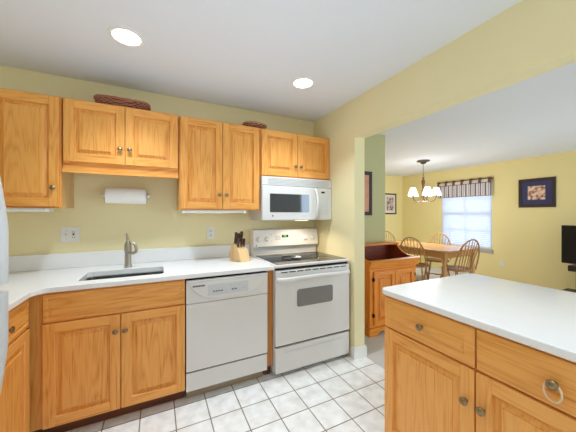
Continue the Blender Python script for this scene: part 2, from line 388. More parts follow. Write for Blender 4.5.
m = MB(); m.box(xx+.02, xx+.024, WY0+t, WY1-t, WZ0+t, zm-.028); m.box(xx+.02, xx+.024, WY0+t, WY1-t, zm+.028, WZ1-t)
m.build('pane', glassm, wf)
# blinds
bl = thing('window_blind', 'white horizontal slatted blind covering the dining room window', 'window blind', (XD+.004, (WY0+WY1)/2, WZ0))
hw = (WY1-WY0)/2-.006
MB().box(-.016, .016, -hw, hw, WZ1-WZ0-.035, WZ1-WZ0-.003, .003).build('head_rail', vinyl, bl)
MB().box(-.012, .012, -hw, hw, .004, .02, .003).build('bottom_rail', vinyl, bl)
m = MB(); z = .03
while z < WZ1-WZ0-.04:
    m.box(-.024, .024, -hw, hw, z-.0008, z+.0008, M=rot_about((0, 0, z), 'Y', math.radians(56))); z += .040
m.build('slats', slat_m, bl)
m = MB()
for yy in (-.35, 0, .35): m.tube([(-.014, yy, .01), (-.014, yy, WZ1-WZ0-.03)], .0012, 5)
m.build('ladder_cord', vinyl, bl)
# valance on a rod
va = thing('valance', 'striped tab-top valance hanging above the dining window blind', 'curtain', (XD-.075, 3.615, 1.72))
VY = .585
def cloth_strip(y0, y1, z0, z1, amp, per, th=.004, n=80, x=0.0, taper=0):
    m = MB(); A = []
    for i in range(n+1):
        y = y0+(y1-y0)*i/n; dx = amp*math.sin(2*PI*(y-y0)/per)
        A.append((x+dx, y))
    for side in (0, 1):
        pass
    b = m.bm; cols = []
    for (xx_, yy_) in A:
        cols.append([b.verts.new((xx_*k2+off, yy_, zz)) for off in (0, th) for zz, k2 in ((z0, 1.25), ((z0+z1)/2, 1), (z1, .6))])
    for a, c in zip(cols, cols[1:]):
        for k in (0, 1): b.faces.new((a[k], c[k], c[k+1], a[k+1])); b.faces.new((a[k+3], a[k+4], c[k+4], c[k+3]))
        b.faces.new((a[0], a[3], c[3], c[0])); b.faces.new((a[2], c[2], c[5], a[5]))
    b.faces.new([cols[0][k] for k in (0, 1, 2, 5, 4, 3)]); b.faces.new([cols[-1][k] for k in (3, 4, 5, 2, 1, 0)])
    return m
cloth_strip(-VY, VY, 0, .29, .010, .196).build('valance_cloth', stripe_m, va)
cloth_strip(-VY, VY, .292, .345, .004, .196, .003, x=.006).build('valance_lining', cream_cloth, va)
for i in range(7):
    y = -VY+.03+i*(2*VY-.06)/6
    MB().box(-.016, -.010, y-.026, y+.026, .27, .385, .002).box(.018, .024, y-.026, y+.026, .29, .385, .002).box(-.016, .024, y-.026, y+.026, .385, .391, .002).build('tab', tab_m, va)
m = MB(); m.tube([(.004, -VY-.012, .372), (.004, VY+.012, .372)], .009, 10)
for e in (-1, 1): m.box(.004, .0745, e*(VY+.004)-.005, e*(VY+.004)+.005, .35, .364, .002)
m.build('curtain_rod', bronze, va)

# ------------------------------------------------------------------ cabinet parts
def raised_door(w, h, name='door', knob=None, stile=.055, t=.019, parent=None, loc=(0, 0, 0), mats=None, knobmat=None):
    """local: x 0..w, z 0..h, front face at y=-t, back at y=0"""
    m = MB(); g = .0022
    m.box(0, stile, -t, 0, 0, h, g); m.box(w-stile, w, -t, 0, 0, h, g)
    m.box(stile, w-stile, -t, 0, 0, stile, g, mi=1); m.box(stile, w-stile, -t, 0, h-stile, h, g, mi=1)
    P = lambda u, v, d: (u, -d, v)
    seq = [(-.003, t-.003), (.0, t-.0012), (.003, t-.0045), (.004, t-.0145), (.008, t-.0165), (.013, t-.0165), (.032, t-.006), (.033, t-.0015), (.038, t-.0015)]
    m.rings(stile, w-stile, stile, h-stile, seq, P)
    d = m.build(name, mats or [oak_v, oak_h], parent, loc=loc)
    if knob: make_knob(d, (knob[0], -t, knob[1]), knobmat)
    return d
def slab_front(w, h, name='drawer', knob=None, t=.019, parent=None, loc=(0, 0, 0), inset=0.0, mats=None):
    m = MB(); P = lambda u, v, d: (u, -d, v)
    seq = [(0, 0), (0, t-.006), (.003, t-.003), (.008, t-.0015)]
    if inset: seq += [(inset-.006, t-.0005), (inset, t-.005), (inset+.003, t-.005), (inset+.016, t-.001)]
    seq += [((inset or .008)+.02, t)]
    m.rings(0, w, 0, h, seq, P)
    bk = [m.bm.verts.new(P(a, b, 0)) for a, b in ((0, 0), (0, h), (w, h), (w, 0))]; m.bm.faces.new(bk)
    bmesh.ops.remove_doubles(m.bm, verts=list(m.bm.verts), dist=1e-6)
    d = m.build(name, mats or [oak_h], parent, loc=loc)
    if knob: make_knob(d, (knob[0], -t, knob[1]))
    return d
def make_knob(parent, at, mt=None, sc=1.0):
    m = MB(); m.lathe([(.0085*sc, 0), (.007*sc, .003), (.0055*sc, .008), (.0065*sc, .012), (.0135*sc, .016), (.0165*sc, .020), (.0165*sc, .023), (.013*sc, .026), (.011*sc, .0255), (.006*sc, .0285), (0, .029)], at, '-y', 20)
    return m.build('knob', mt or brass, parent)

def wall_cabinet(name, label, x0, x1, z0, z1, doors, knobs, trim=None, yf=2.31, side_l=False):
    """origin at front-left-bottom of the box; face frame front at yf"""
    r = thing(name, label, 'cabinet', (x0, yf, z0), 0)
    W, Hh, D = x1-x0, z1-z0, YB-.001-yf
    m = MB(); g = .001
    m.box(g, W-g, .019, D, 0.004, Hh-.001, 0); m.build('body', oak_side, r)
    m = MB()
    m.box(g, .035, 0, .019, 0, Hh, .001); m.box(W-.035, W-g, 0, .019, 0, Hh, .001)
    m.box(.035, W-.035, 0, .019, Hh-.04, Hh, .001, mi=1); m.box(.035, W-.035, 0, .019, 0, .04, .001, mi=1)
    if doors > 1: m.box(W/2-.02, W/2+.02, 0, .019, .04, Hh-.04, .001)
    m.build('face_frame', [oak_v, oak_h], r)
    e = .009; dw = (W-2*e-(doors-1)*.004)/doors
    for i in range(doors):
        k = knobs[i]
        raised_door(dw, Hh-.02, knob=(k[0] if k[0] >= 0 else dw+k[0], k[1]), parent=r, loc=(e+i*(dw+.004), -.001, .010))
    return r
YU = 2.31
wall_cabinet('wall_cabinet', 'tall single-door oak wall cabinet at the far left above the counter corner', -.965, -.585, 1.375, 2.135, 1, [(-.03, .125)])
c2 = wall_cabinet('wall_cabinet', 'short two-door oak wall cabinet over the sink with a long basket on top', -.581, .157, 1.688, 2.135, 2, [(-.028, .11), (.028, .11)])
# light rail under the short cabinet
MB().box(.002, .736, .001, .016, -.066, .002, .002).box(.002, .736, -.018, .016, -.068, -.040, .002).build('valance_board', oak_h, c2)
wall_cabinet('wall_cabinet', 'tall two-door oak wall cabinet left of the microwave', .161, .853, 1.368, 2.132, 2, [(-.028, .12), (.028, .12)])
wall_cabinet('wall_cabinet', 'short two-door oak wall cabinet directly above the microwave', .857, 1.6285, 1.688, 2.130, 2, [(-.028, .10), (.028, .10)])

def strip_light(label, x0, x1, z, y0=2.30, y1=2.40):
    r = thing('under_cabinet_light', label, 'light fixture', ((x0+x1)/2, (y0+y1)/2, z))
    w = (x1-x0)/2; d = (y1-y0)/2
    MB().box(-w, w, -d, d, -.006, -.0005, .002).box(-w, -w+.02, -d, d, -.026, -.006, .002).box(w-.02, w, -d, d, -.026, -.006, .002).build('housing', white2, r)
    MB().box(-w+.02, w-.02, -d+.003, d-.003, -.026, -.0062, .006).build('diffuser', white2, r)
strip_light('thin white under-cabinet light below the far left wall cabinet', -.93, -.65, 1.3745)
strip_light('thin white under-cabinet light below the tall two-door wall cabinet', .185, .72, 1.3675)

def base_cabinet(name, label, loc, rz, W, cols, D=.60, top=.882, toe=.10, frame_l=0, mats=None, end_l=False):
    """local x to the right seen from the front, y into the cabinet. cols: list of dict"""
    r = thing(name, label, 'cabinet', loc, rz)
    m = MB(); g = .001
    for a in ((g, .019), (W-.019, W-g)): m.box(a[0], a[1], .019, D, toe, top-.001)
    m.box(.019, W-.019, .019, D, toe, toe+.018); m.box(.019, W-.019, D-.012, D, toe+.018, top-.001)
    m.build('body', oak_side, r)
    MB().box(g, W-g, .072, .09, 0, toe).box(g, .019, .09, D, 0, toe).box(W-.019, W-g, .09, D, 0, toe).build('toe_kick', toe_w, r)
    m = MB(); zd = top-.175
    m.box(g, .04, 0, .019, toe, top-.001, .001); m.box(W-.04, W-g, 0, .019, toe, top-.001, .001)
    m.box(.04, W-.04, 0, .019, top-.035, top-.001, .001, mi=1); m.box(.04, W-.04, 0, .019, toe, toe+.04, .001, mi=1); m.box(.04, W-.04, 0, .019, zd-.02, zd+.02, .001, mi=1)
    x = 0
    for c in cols[:-1]:
        x += c['w']
        if not c.get('wide'): m.box(x-.02, x+.02, 0, .019, toe+.04, zd-.02, .001); m.box(x-.02, x+.02, 0, .019, zd+.02, top-.035, .001)
        else: m.box(x-.02, x+.02, 0, .019, toe+.04, zd-.02, .001)
    m.build('face_frame', [oak_v, oak_h], r)
    x = 0; e = .0035
    for c in cols:
        if c.get('door', True):
            dw = c['w']-2*e; k = c['dk']; raised_door(dw, zd-.006-toe-.004, knob=(k[0] if k[0] >= 0 else dw+k[0], zd-.006-toe-.004+k[1]), parent=r, loc=(x+e, -.001, toe+.004))
        if 'drawer' in c:
            dw = c['drawer']-2*e; dk = c.get('kk'); hh = top-.012-zd-.002
            slab_front(dw, hh, 'drawer' if dk else 'false_front', knob=(dk, hh/2) if dk else None, parent=r, loc=(x+e, -.001, zd+.002), inset=c.get('inset', 0))
        x += c['w']
    return r
# sink cabinet on the back wall, front at y=1.985
base_cabinet('base_cabinet', 'oak sink base cabinet with two doors below a wide false drawer front', (-.588, 1.985, 0), 0, .766,
             [dict(w=.383, wide=1, drawer=.766, inset=.026, dk=(-.024, -.10)), dict(w=.383, dk=(.022, -.10))], D=.622)
# corner filler
r = thing('corner_filler', 'narrow upright oak filler strip in the inside corner of the lower cabinets', 'cabinet', (-.629, 1.985, 0))
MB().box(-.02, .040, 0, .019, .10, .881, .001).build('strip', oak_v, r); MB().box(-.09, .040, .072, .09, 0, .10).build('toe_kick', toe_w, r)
# left run facing +x
base_cabinet('base_cabinet', 'oak base cabinet with drawer and door beside the white refrigerator', (-.650, 1.500, 0), PI/2, .445,
             [dict(w=.445, drawer=.445, kk=.185, dk=(.03, -.06), inset=.03)], D=.595)
base_cabinet('base_cabinet', 'narrow oak base cabinet hidden behind the refrigerator handles', (-.650, 1.225, 0), PI/2, .275,
             [dict(w=.275, drawer=.275, kk=.13, dk=(.03, -.06), inset=.03)], D=.595)
# filler panel between dishwasher and range
r = thing('filler_panel', 'slim oak panel between the dishwasher and the range', 'cabinet panel', (.8205, 1.985, 0))
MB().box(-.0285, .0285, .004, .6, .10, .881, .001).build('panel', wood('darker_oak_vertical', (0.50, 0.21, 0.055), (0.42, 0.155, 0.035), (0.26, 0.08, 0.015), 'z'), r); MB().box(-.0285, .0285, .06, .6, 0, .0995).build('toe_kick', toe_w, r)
# peninsula cabinets facing -x (local x -> -Y)
base_cabinet('base_cabinet', 'oak peninsula cabinet with two drawers over two raised-panel doors', (1.165, 1.092, 0), -PI/2, .965,
             [dict(w=.475, drawer=.475, kk=.233, dk=(-.030, -.135), inset=.045), dict(w=.49, drawer=.49, kk=.235, dk=(.026, -.135))], D=.80)
base_cabinet('base_cabinet', 'oak peninsula cabinet nearest the viewer, past the ringed knob', (1.165, .125, 0), -PI/2, .72,
             [dict(w=.36, drawer=.72, wide=1, kk=.36, dk=(-.030, -.145)), dict(w=.36, dk=(.030, -.145))], D=.80)
MB_panel = None
# hair tie on the second drawer knob (knob at y = 1.092-.475-.232)
ky = 1.092-.4785-.235; kz = .707+.002+(.882-.012-.707-.002)/2
pts = []
for i in range(28):
    a = 2*PI*i/28; pts.append((1.128+.004*math.sin(a), ky+.023*math.sin(a), kz-.022+.031*math.cos(a)))
ht = MB().tube(pts, .0032, 8, closed=True).build('hair_tie', rubber)
tag(ht, 'pale beige elastic hair tie looped over the near peninsula drawer knob', 'hair tie')

# ------------------------------------------------------------------ worktops
def fillet(pts, rad, n=6):
    out = []; N = len(pts)
    for i, p in enumerate(pts):
        r = rad.get(i, 0)
        if not r: out.append(p); continue
        p = Vector(p); a = Vector(pts[i-1]); b = Vector(pts[(i+1) % N])
        d1 = (a-p).normalized(); d2 = (b-p).normalized(); ang = d1.angle(d2); L = r/math.tan(ang/2)
        s, e = p+d1*L, p+d2*L; c = p+(d1+d2).normalized()*(r/math.sin(ang/2))
        a0 = math.atan2(s.y-c.y, s.x-c.x); a1 = math.atan2(e.y-c.y, e.x-c.x)
        da = (a1-a0+PI) % (2*PI)-PI
        out += [(c.x+r*math.cos(a0+da*k/n), c.y+r*math.sin(a0+da*k/n)) for k in range(n+1)]
    return out
def slab(outer, hole, z0, z1, bev=.004):
    """horizontal slab with rounded top arris and one optional hole"""
    m = MB(); b = m.bm
    def off(pts, d):
        out = []; N = len(pts)
        for i in range(N):
            p = Vector(pts[i]); a = Vector(pts[i-1]); c = Vector(pts[(i+1) % N])
            n1 = Vector(((p-a).y, -(p-a).x)).normalized(); n2 = Vector(((c-p).y, -(c-p).x)).normalized()
            nn = (n1+n2).normalized(); out.append(tuple(p-nn*d/max(.5, nn.dot(n1))))
        return out
    def area2(p): return sum(p[i-1][0]*p[i][1]-p[i][0]*p[i-1][1] for i in range(len(p)))
    if area2(outer) < 0: outer = outer[::-1]
    levels = [(off(outer, bev), z0), (outer, z0+bev), (outer, z1-bev), (off(outer, bev*.3), z1-bev*.3), (off(outer, bev), z1)]
    rings = [[b.verts.new((x, y, z)) for x, y in pts] for pts, z in levels]
    for A, B in zip(rings, rings[1:]):
        for i in range(len(A)): b.faces.new((A[i], A[(i+1) % len(A)], B[(i+1) % len(A)], B[i]))
    hr = None
    if hole:
        if area2(hole) < 0: hole = hole[::-1]
        hb = [b.verts.new((x, y, z0)) for x, y in hole]; htp = [b.verts.new((x, y, z1)) for x, y in hole]
        for i in range(len(hole)): j = (i+1) % len(hole); b.faces.new((hb[j], hb[i], htp[i], htp[j]))
        hr = (hb, htp)
    for rr, hh in ((rings[0], hr[0] if hr else None), (rings[-1], hr[1] if hr else None)):
        if not hh: b.faces.new(rr); continue
        es = [b.edges.get((rr[i], rr[(i+1) % len(rr)])) for i in range(len(rr))]+[b.edges.get((hh[i], hh[(i+1) % len(hh)])) for i in range(len(hh))]
        bmesh.ops.triangle_fill(b, edges=es, use_beauty=True)
    bmesh.ops.recalc_face_normals(b, faces=list(b.faces))
    return m
ct = thing('countertop', 'white L-shaped quartz countertop with sink cutout along the back wall', 'countertop', (0, 2.3, .882))
outer = [(XL+.001, 1.222), (-.612, 1.222), (-.612, 1.955), (.8490, 1.955), (.8490, YB-.0015), (XL+.001, YB-.0015)]
outer = fillet(outer, {2: .07})
hole = fillet([(-.445, 2.060), (.045, 2.060), (.045, 2.345), (-.445, 2.345)], {0: .03, 1: .03, 2: .03, 3: .03}, 5)
slab(outer, hole, .8825, .914).build('worktop', quartz, ct, world=True)
MB().box(XL+.002, .8490, YB-.022, YB-.0015, .9142, 1.030, .003).build('backsplash', quartz, ct, world=True)
MB().box(XL+.0015, XL+.022, 1.222, YB-.0225, .9142, 1.030, .003).build('side_splash', quartz, ct, world=True)
outer = fillet([(1.132, 1.118), (1.132, -.70), (2.005, -.70), (2.005, 1.118)], {0: .045, 3: .045, 1: .02, 2: .02}, 7)
it = slab(outer, None, .8825, .914, .006).build('peninsula_countertop', quartz); tag(it, 'white quartz countertop with rounded corner on the peninsula at right', 'countertop')
# sink
sk = thing('sink', 'stainless steel undermount sink set in the back countertop', 'sink', (-.2, 2.2, .70))
m = MB(); b = m.bm
def ringpts(ins, z, r): return [b.verts.new((x, y, z)) for x, y in fillet([(-.443+ins, 2.062+ins), (.043-ins, 2.062+ins), (.043-ins, 2.343-ins), (-.443+ins, 2.343-ins)], {0: r, 1: r, 2: r, 3: r}, 5)]
R_ = [ringpts(-.02, .8815, .03), ringpts(0, .8815, .03), ringpts(.004, .876, .03), ringpts(.008, .72, .035), ringpts(.03, .70, .05), ringpts(.10, .697, .03)]
for A, B in zip(R_, R_[1:]):
    for i in range(len(A)): b.faces.new((A[i], A[(i+1) % len(A)], B[(i+1) % len(A)], B[i]))
b.faces.new(R_[-1]); bmesh.ops.recalc_face_normals(b, faces=list(b.faces))
for f in b.faces:
    pass
m.build('basin', steel, sk, world=True)
MB().lathe([(.042, 0), (.042, .003), (.03, .0035), (.028, .001), (0, .001)], (-.2, 2.22, .697), 'z', 24).build('drain', nickel, sk, world=True)
# faucet
fa = thing('faucet', 'brushed nickel single-handle faucet standing behind the sink', 'faucet', (-.205, 2.43, .914))
MB().lathe([(.031, .0003), (.031, .006), (.026, .010), (.024, .03), (.023, .10), (.0235, .125), (.0265, .13), (.0265, .165), (.024, .185), (.016, .20), (.009, .215), (0, .219)], (0, 0, 0), 'z', 24).build('body', nickel, fa)
MB().tube([(0, 0, .20), (-.004, .003, .235), (-.010, .005, .268)], [.010, .009, .006], 12).build('lever', nickel, fa)
MB().tube([(.01, -.01, .115), (.035, -.03, .112), (.058, -.05, .125), (.062, -.055, .150), (.052, -.048, .178), (.042, -.04, .19)], [.012, .012, .0125, .012, .011, .010], 12).build('spout', nickel, fa)

# ------------------------------------------------------------------ dishwasher
dw = thing('dishwasher', 'white built-in dishwasher between the sink cabinet and the range', 'dishwasher', (.486, 1.985, 0))
hw = .304
MB().box(-hw+.002, hw-.002, .0, .56, .075, .868).build('tub', gap_m, dw)
MB().box(-hw, hw, -.026, -.001, .227, .700, .005).build('door', white, dw)
m = MB()
m.box(-hw, hw, -.027, -.001, .703, .865, .004)
cp = m.build('control_panel', white, dw)
# raised smile-shaped apron of the control panel
n = 20; pts = [(-hw+.004, .863)]
for i in range(n+1):
    u = -1+2*i/n; pts.append((u*(hw-.006), .857-.135*(1-abs(u)**4.0)))
pts.append((hw-.004, .863))
m = MB(); m.prism(pts, -.040, -.0273, 'y', bev=.006); m.build('apron', white, cp)
MB().box(-.16, .14, -.0408, -.0401, .748, .828, .0).build('keypad', mat('keypad_bluish_white', (.58, .59, .60), .6), cp)
for i in range(4): MB().box(-.125+i*.019, -.111+i*.019, -.0416, -.0409, .772, .781).build('button', mark_m, cp)
for i in range(2): MB().box(.012+i*.022, .028+i*.022, -.0416, -.0409, .772, .782).build('button', mark_m, cp)
for i in range(3): MB().box(.090+i*.014, .099+i*.014, -.0416, -.0409, .776, .781).build('button', mark_l, cp)
for i in range(3): MB().box(.0+i*.03, .010+i*.03, -.0416, -.0409, .806, .811).build('indicator', mark_l, cp)
m = MB()
for i in range(8): m.box(-.263+i*.0105, -.2545+i*.0105, -.0408, -.0401, .820, .832)
m.box(-.263, -.180, -.0406, -.0401, .824, .828)
m.build('brand_mark', mark_m, cp)
MB().box(-hw, hw, -.018, -.001, .085, .214, .004).build('kick_panel', white, dw)
MB().box(-hw+.01, hw-.01, .055, .07, 0, .0745).build('toe_board', mat('tan_toe_board', (.42, .33, .22), .7), dw)

# ------------------------------------------------------------------ range
rg = thing('range', 'white freestanding electric range with a black glass cooktop', 'range', (1.231, 1.985, 0))
hw = .379
MB().box(-hw+.001, hw-.001, .0, .615, .03, .893, .002).build('body', white, rg)
for x in (-.33, .33):
    for y in (.05, .56): MB().lathe([(.018, 0), (.018, .01), (.01, .012), (.01, .03)], (x, y, 0), 'z', 12).build('foot', black, rg)
ck = MB().box(-hw, hw, -.038, .617, .8935, .917, .007, seg=3).build('cooktop_frame', white, rg)
m = MB(); m.box(-hw+.022, hw-.022, -.012, .50, .9172, .9205, .0015); gl = m.build('cooktop_glass', blackglass, ck)
for x, y, rr in ((-.18, .12, .105), (.19, .12, .085), (-.18, .38, .075), (.19, .38, .1)):
    for q in (rr, rr*.62): MB().tube([(x+q*math.cos(2*PI*k/40), y+q*math.sin(2*PI*k/40), .9206) for k in range(40)], .0009, 5, closed=True, flat=1).build('burner_ring', ringm, gl)
od = MB().box(-hw+.004, hw-.004, -.040, -.001, .258, .872, .010, seg=3).build('oven_door', white, rg)
o = fillet([(-.182, .556), (.182, .556), (.182, .703), (-.182, .703)], {0: .022, 1: .022, 2: .022, 3: .022}, 5)
MB().prism(o, -.0425, -.0405, 'y').build('oven_window', oven_glass, od)
m = MB(); pts = []
for i in range(25):
    u = -1+2*i/24; pts.append((u*.355, -.085+.035*abs(u)**6, .808-.010*(u*u)))
m.tube([(-.36, -.042, .80)]+pts+[(.36, -.042, .80)], .019, 14, flat=.75); m.build('door_handle', white, od)
m = MB()
for i in range(9): m.box(-.33+i*.075, -.27+i*.075, -.0412, -.0401, .852, .860)
m.build('vent_slot', gap_m, od)
dr = MB().box(-hw+.004, hw-.004, -.036, -.001, .035, .242, .008, seg=3).build('storage_drawer', white, rg)
m = MB(); m.prism([(-.300, .205), (.300, .205), (.285, .192), (-.285, .192)], -.0385, -.0362, 'y', bev=.001); m.build('pull_ridge', offwhite, dr)
MB().box(-hw+.012, hw-.012, -.02, 0, .246, .257).build('gap', gap_m, rg)
MB().box(-hw+.012, hw-.012, -.02, 0, .873, .893).build('top_gap', gap_m, rg)
# backguard: sloped prism profile in (y,z)
bg = MB().prism([(.545, .9175), (.62, .9175), (.62, 1.180), (.545, 1.180), (.518, 1.168), (.500, 1.006), (.510, .998), (.545, .998)], -hw+.002, hw-.002, 'x', bev=.004).build('backguard', mat('lamplit_white_enamel', (.84, .80, .74), .4), rg)  # enamel colour lightened and warmed to stand in for lamp light
MB().prism([(.5415, .926), (.5445, .926), (.5445, .992), (.5415, .992)], -hw+.01, hw-.01, 'x').build('lower_strip', offwhite, bg)
TB = Matrix.Translation((0, .5088, 1.087)) @ Matrix.Rotation(math.radians(-6.3), 4, 'X')
for x in (-.322, -.235, .212, .298):
    MB().lathe([(.027, 0), (.027, .003), (.020, .006), (.018, .020), (.016, .022), (0, .023)], (x, -.0005, -.008), '-y', 22, M=TB).box(x-.0035, x+.0035, -.028, -.021, -.022, .012, .001, M=TB).build('knob', white2, bg)
MB().box(-.065, .010, -.004, -.0005, .002, .030, .001, M=TB).build('display', black, bg)
MB().box(-.045, -.012, -.0048, -.0042, .010, .024, M=TB).build('display_digits', print_g, bg)
for j in range(3):
    for i in range(3): MB().box(-.135+i*.02, -.123+i*.02, -.0030, -.0005, -.018+j*.016, -.010+j*.016, M=TB).build('button', mark_l, bg)
    for i in range(4): MB().box(.03+i*.022, .042+i*.022, -.0030, -.0005, -.018+j*.016, -.011+j*.016, M=TB).build('button', mark_l, bg)
for i in range(4): MB().box(-.06+i*.02, -.048+i*.02, -.0030, -.0005, -.02, -.013, M=TB).build('button', mark_l, bg)
for z in (.035, -.03): MB().box(-.185, -.178, -.003, -.0005, z-.004, z+.004, M=TB).build('indicator', mark_l, bg)
MB().lathe([(.007, 0), (.007, .001), (0, .001)], (-.348, -.001, -.068), '-y', 16, M=TB).build('emblem', mark_m, bg)
# spoon rest and spoon on the cooktop
sp = thing('spoon_rest', 'small white spoon rest lying on the black cooktop', 'spoon rest', (1.160, 2.165, .9222))
MB().lathe([(0, 0.001), (.030, .001), (.045, .010), (.048, .016), (.044, .016), (.030, .007), (0, .006)], (0, 0, 0), 'z', 24).build('dish', mat('glazed_white_ceramic', (.85, .85, .84), .12), sp)
spn = thing('spoon', 'black-handled spoon resting on the white spoon rest', 'spoon', (1.14, 2.18, .9372))
MB().tube([(.02, -.012, .002), (-.04, .02, .003), (-.10, .052, -.006)], [.005, .007, .008], 10).build('handle', black, spn)
MB().lathe([(0, 0), (.012, .001), (.018, .005), (.016, .006), (0, .003)], (.028, -.014, -.003), 'z', 16).build('bowl', white2, spn)

# ------------------------------------------------------------------ microwave
mw = thing('microwave', 'white over-the-range microwave mounted above the range', 'microwave', (1.2405, 2.285, 1.272))
hw = .384; MH = .412
MB().box(-hw+.001, hw-.001, 0, .323, 0, MH, .003).build('body', white, mw)
gr = MB().box(-hw, hw, -.026, -.001, .330, MH-.001, .005).build('vent_grille', white, mw)
m = MB()
for j in range(5): m.box(-hw+.06, hw-.03, -.0275, -.0255, .342+j*.0125, .347+j*.0125)
m.build('louvres', mat('shaded_grey_plastic', (.42, .43, .43), .5), gr)
dx = .205
d = MB().box(-hw, dx, -.030, -.001, .003, .326, .007, seg=3).build('door', white, mw)
MB().prism(fillet([(-.308, .078), (.112, .078), (.112, .252), (-.308, .252)], {0: .008, 1: .008, 2: .008, 3: .008}, 3), -.0315, -.0302, 'y').build('door_window', mw_glass, d)
pts = []
for i in range(17):
    u = i/16; pts.append((dx-.025+.006*math.sin(PI*u), -.030-.045*math.sin(PI*u)**.6, .018+u*.292))
MB().tube(pts, .0125, 12, flat=.8).build('handle', white2, d)
MB().lathe([(.008, 0), (.008, .0012), (0, .0012)], (-.28, -.0301, .045), '-y', 16).build('emblem', mark_m, d)
m = MB()
for i in range(6): m.box(.02+i*.011, .028+i*.011, -.0308, -.0301, .040, .044)
m.build('printed_words', mark_l, d)
p = MB().box(dx+.002, hw, -.028, -.001, .003, .326, .005).build('control_panel', white, mw)
MB().box(.257, .300, -.0288, -.0281, .272, .290).build('display', black, p)
MB().prism(fillet([(.228, .045), (.352, .045), (.352, .245), (.228, .245)], {0: .008, 1: .008, 2: .008, 3: .008}, 3), -.0286, -.0281, 'y').build('keypad', mat('keypad_pale_grey', (.66, .67, .67), .35), p)
for j in range(8):
    for i in range(4): MB().box(.238+i*.028, .258+i*.028, -.0292, -.0287, .058+j*.022, .068+j*.022).build('button', offwhite, p)

# ------------------------------------------------------------------ refrigerator
fwhite = mat('white_fridge_enamel', (.58, .59, .60), .35)
fr = thing('refrigerator', 'white top-freezer refrigerator at the left edge, door handles showing', 'refrigerator', (XL+.02, .79, 0))
MB().box(0, .68, -.37, .40, .02, 1.70, .006).build('cabinet', fwhite, fr)
fd = MB().box(.683, .762, -.37, .40, 1.112, 1.70, .012, seg=3).build('freezer_door', fwhite, fr)
rd = MB().box(.683, .762, -.37, .40, .10, 1.096, .012, seg=3).build('fresh_food_door', fwhite, fr)
MB().box(.65, .70, -.36, .39, 0.0, .09, .004).build('toe_grille', offwhite, fr)
def fr_handle(z0, z1, flip, parent):
    pts = []
    for i in range(15):
        u = i/14
        k = u if not flip else 1-u        # k=1 at the end by the door split
        out = .007+.027*min(1, (k*1.9))**.7
        pts.append((.763+out, .345, z0+(z1-z0)*u))
    m = MB(); m.tube(pts, .013, 12, flat=1.4); m.box(.762, .788, .331, .359, (z1-.03) if not flip else z0, z1 if not flip else z0+.03, .004)
    m.box(.762, .775, .331, .359, z0 if not flip else z1-.03, (z0+.03) if not flip else z1, .004)
    m.build('handle', fwhite, parent)
fr_handle(.735, 1.092, False, rd); fr_handle(1.116, 1.485, True, fd)

# ------------------------------------------------------------------ small kitchen items
# paper towel holder under the short cabinet and its roll
zt = 1.482; yt = 2.52
ph = thing('paper_towel_holder', 'white wall-mounted paper towel holder above the faucet', 'paper towel holder', (-.222, YB-.001, zt))
m = MB(); 
for s in (-1, 1):
    m.prism([(0, -.03), (0, .03), (-.10, .012), (-.108, 0), (-.10, -.012)], s*.150-.004, s*.150+.004, 'x', bev=.001)
    m.lathe([(.014, 0), (.014, .008), (.008, .016), (0, .018)], (s*.154, -.09, 0), 'x' if s > 0 else '-x', 14)
m.box(-.154, .154, -.006, 0, -.03, .03, .002); m.build('bracket', white2, ph)
MB().tube([(-.146, -.09, 0), (.146, -.09, 0)], .007, 12).build('rod', white2, ph)
rl = MB(); nn = 32; prof = [(.0155, -.140), (.062, -.140), (.064, -.138), (.064, .138), (.062, .140), (.0155, .140)]
b = rl.bm; rr = [[b.verts.new((h_, r_*math.cos(2*PI*k/nn), r_*math.sin(2*PI*k/nn))) for k in range(nn)] for r_, h_ in prof]
for i in range(len(rr)):
    A, B = rr[i], rr[(i+1) % len(rr)]
    for k in range(nn): b.faces.new((A[k], A[(k+1) % nn], B[(k+1) % nn], B[k]))
bmesh.ops.recalc_face_normals(b, faces=list(b.faces))
ro = rl.build('paper_towel_roll', paper, loc=(-.222, YB-.091, zt)); tag(ro, 'white paper towel roll held horizontally on the back wall over the sink', 'paper towels')
# outlets
def plate(label, x, z, w, h, kinds, loc=None, rz=0):
    r = thing('wall_outlet', label, 'outlet', loc or (x, YB-.0005, z), rz)
    MB().box(-w/2, w/2, -.006, 0, -h/2, h/2, .003).build('cover_plate', white2, r)
    n = len(kinds)
    for i, k in enumerate(kinds):
        cx = (i-(n-1)/2)*.046
        if k == 's':
            MB().box(cx-.005, cx+.005, -.016, -.0055, -.010, .012, .002).build('switch_toggle', offwhite, r)
            for zz in (.03, -.03): MB().lathe([(.003, 0), (0, .001)], (cx, -.006, zz), '-y', 8).build('screw', mark_l, r)
        elif k == 'g':
            MB().box(cx-.0165, cx+.0165, -.0075, -.0055, -.033, .033, .002).build('receptacle', white2, r)
            m = MB(); m.box(cx-.006, cx+.006, -.010, -.0073, -.005, .008, .001)
            for zz in (-.02, .021):
                m.box(cx-.008, cx-.005, -.0080, -.0074, zz-.006, zz+.004); m.box(cx+.005, cx+.008, -.0080, -.0074, zz-.006, zz+.004)
            m.build('reset_button', black, r)
        else:
            m = MB()
            for zz in (-.02, .02): m.lathe([(.016, 0), (.016, .0015), (0, .002)], (cx, -.006, zz), '-y', 16)
            rc = m.build('receptacle', white2, r); m = MB()
            for zz in (-.02, .02):
                m.box(cx-.008, cx-.004, -.0088, -.0078, zz-.003, zz+.007); m.box(cx+.004, cx+.008, -.0088, -.0078, zz-.003, zz+.007)
            m.build('slots', black, rc)
plate('double wall plate with a light switch and a dark-buttoned outlet', -.609, 1.173, .118, .118, 'sg')
plate('single white outlet on the wall left of the knife block', .462, 1.149, .072, .116, 'o')
plate('small white outlet low on the yellow dining wall right of the window', 0, 0, .072, .116, 'o', loc=(XD-.0005, 2.873, .338), rz=-PI/2)
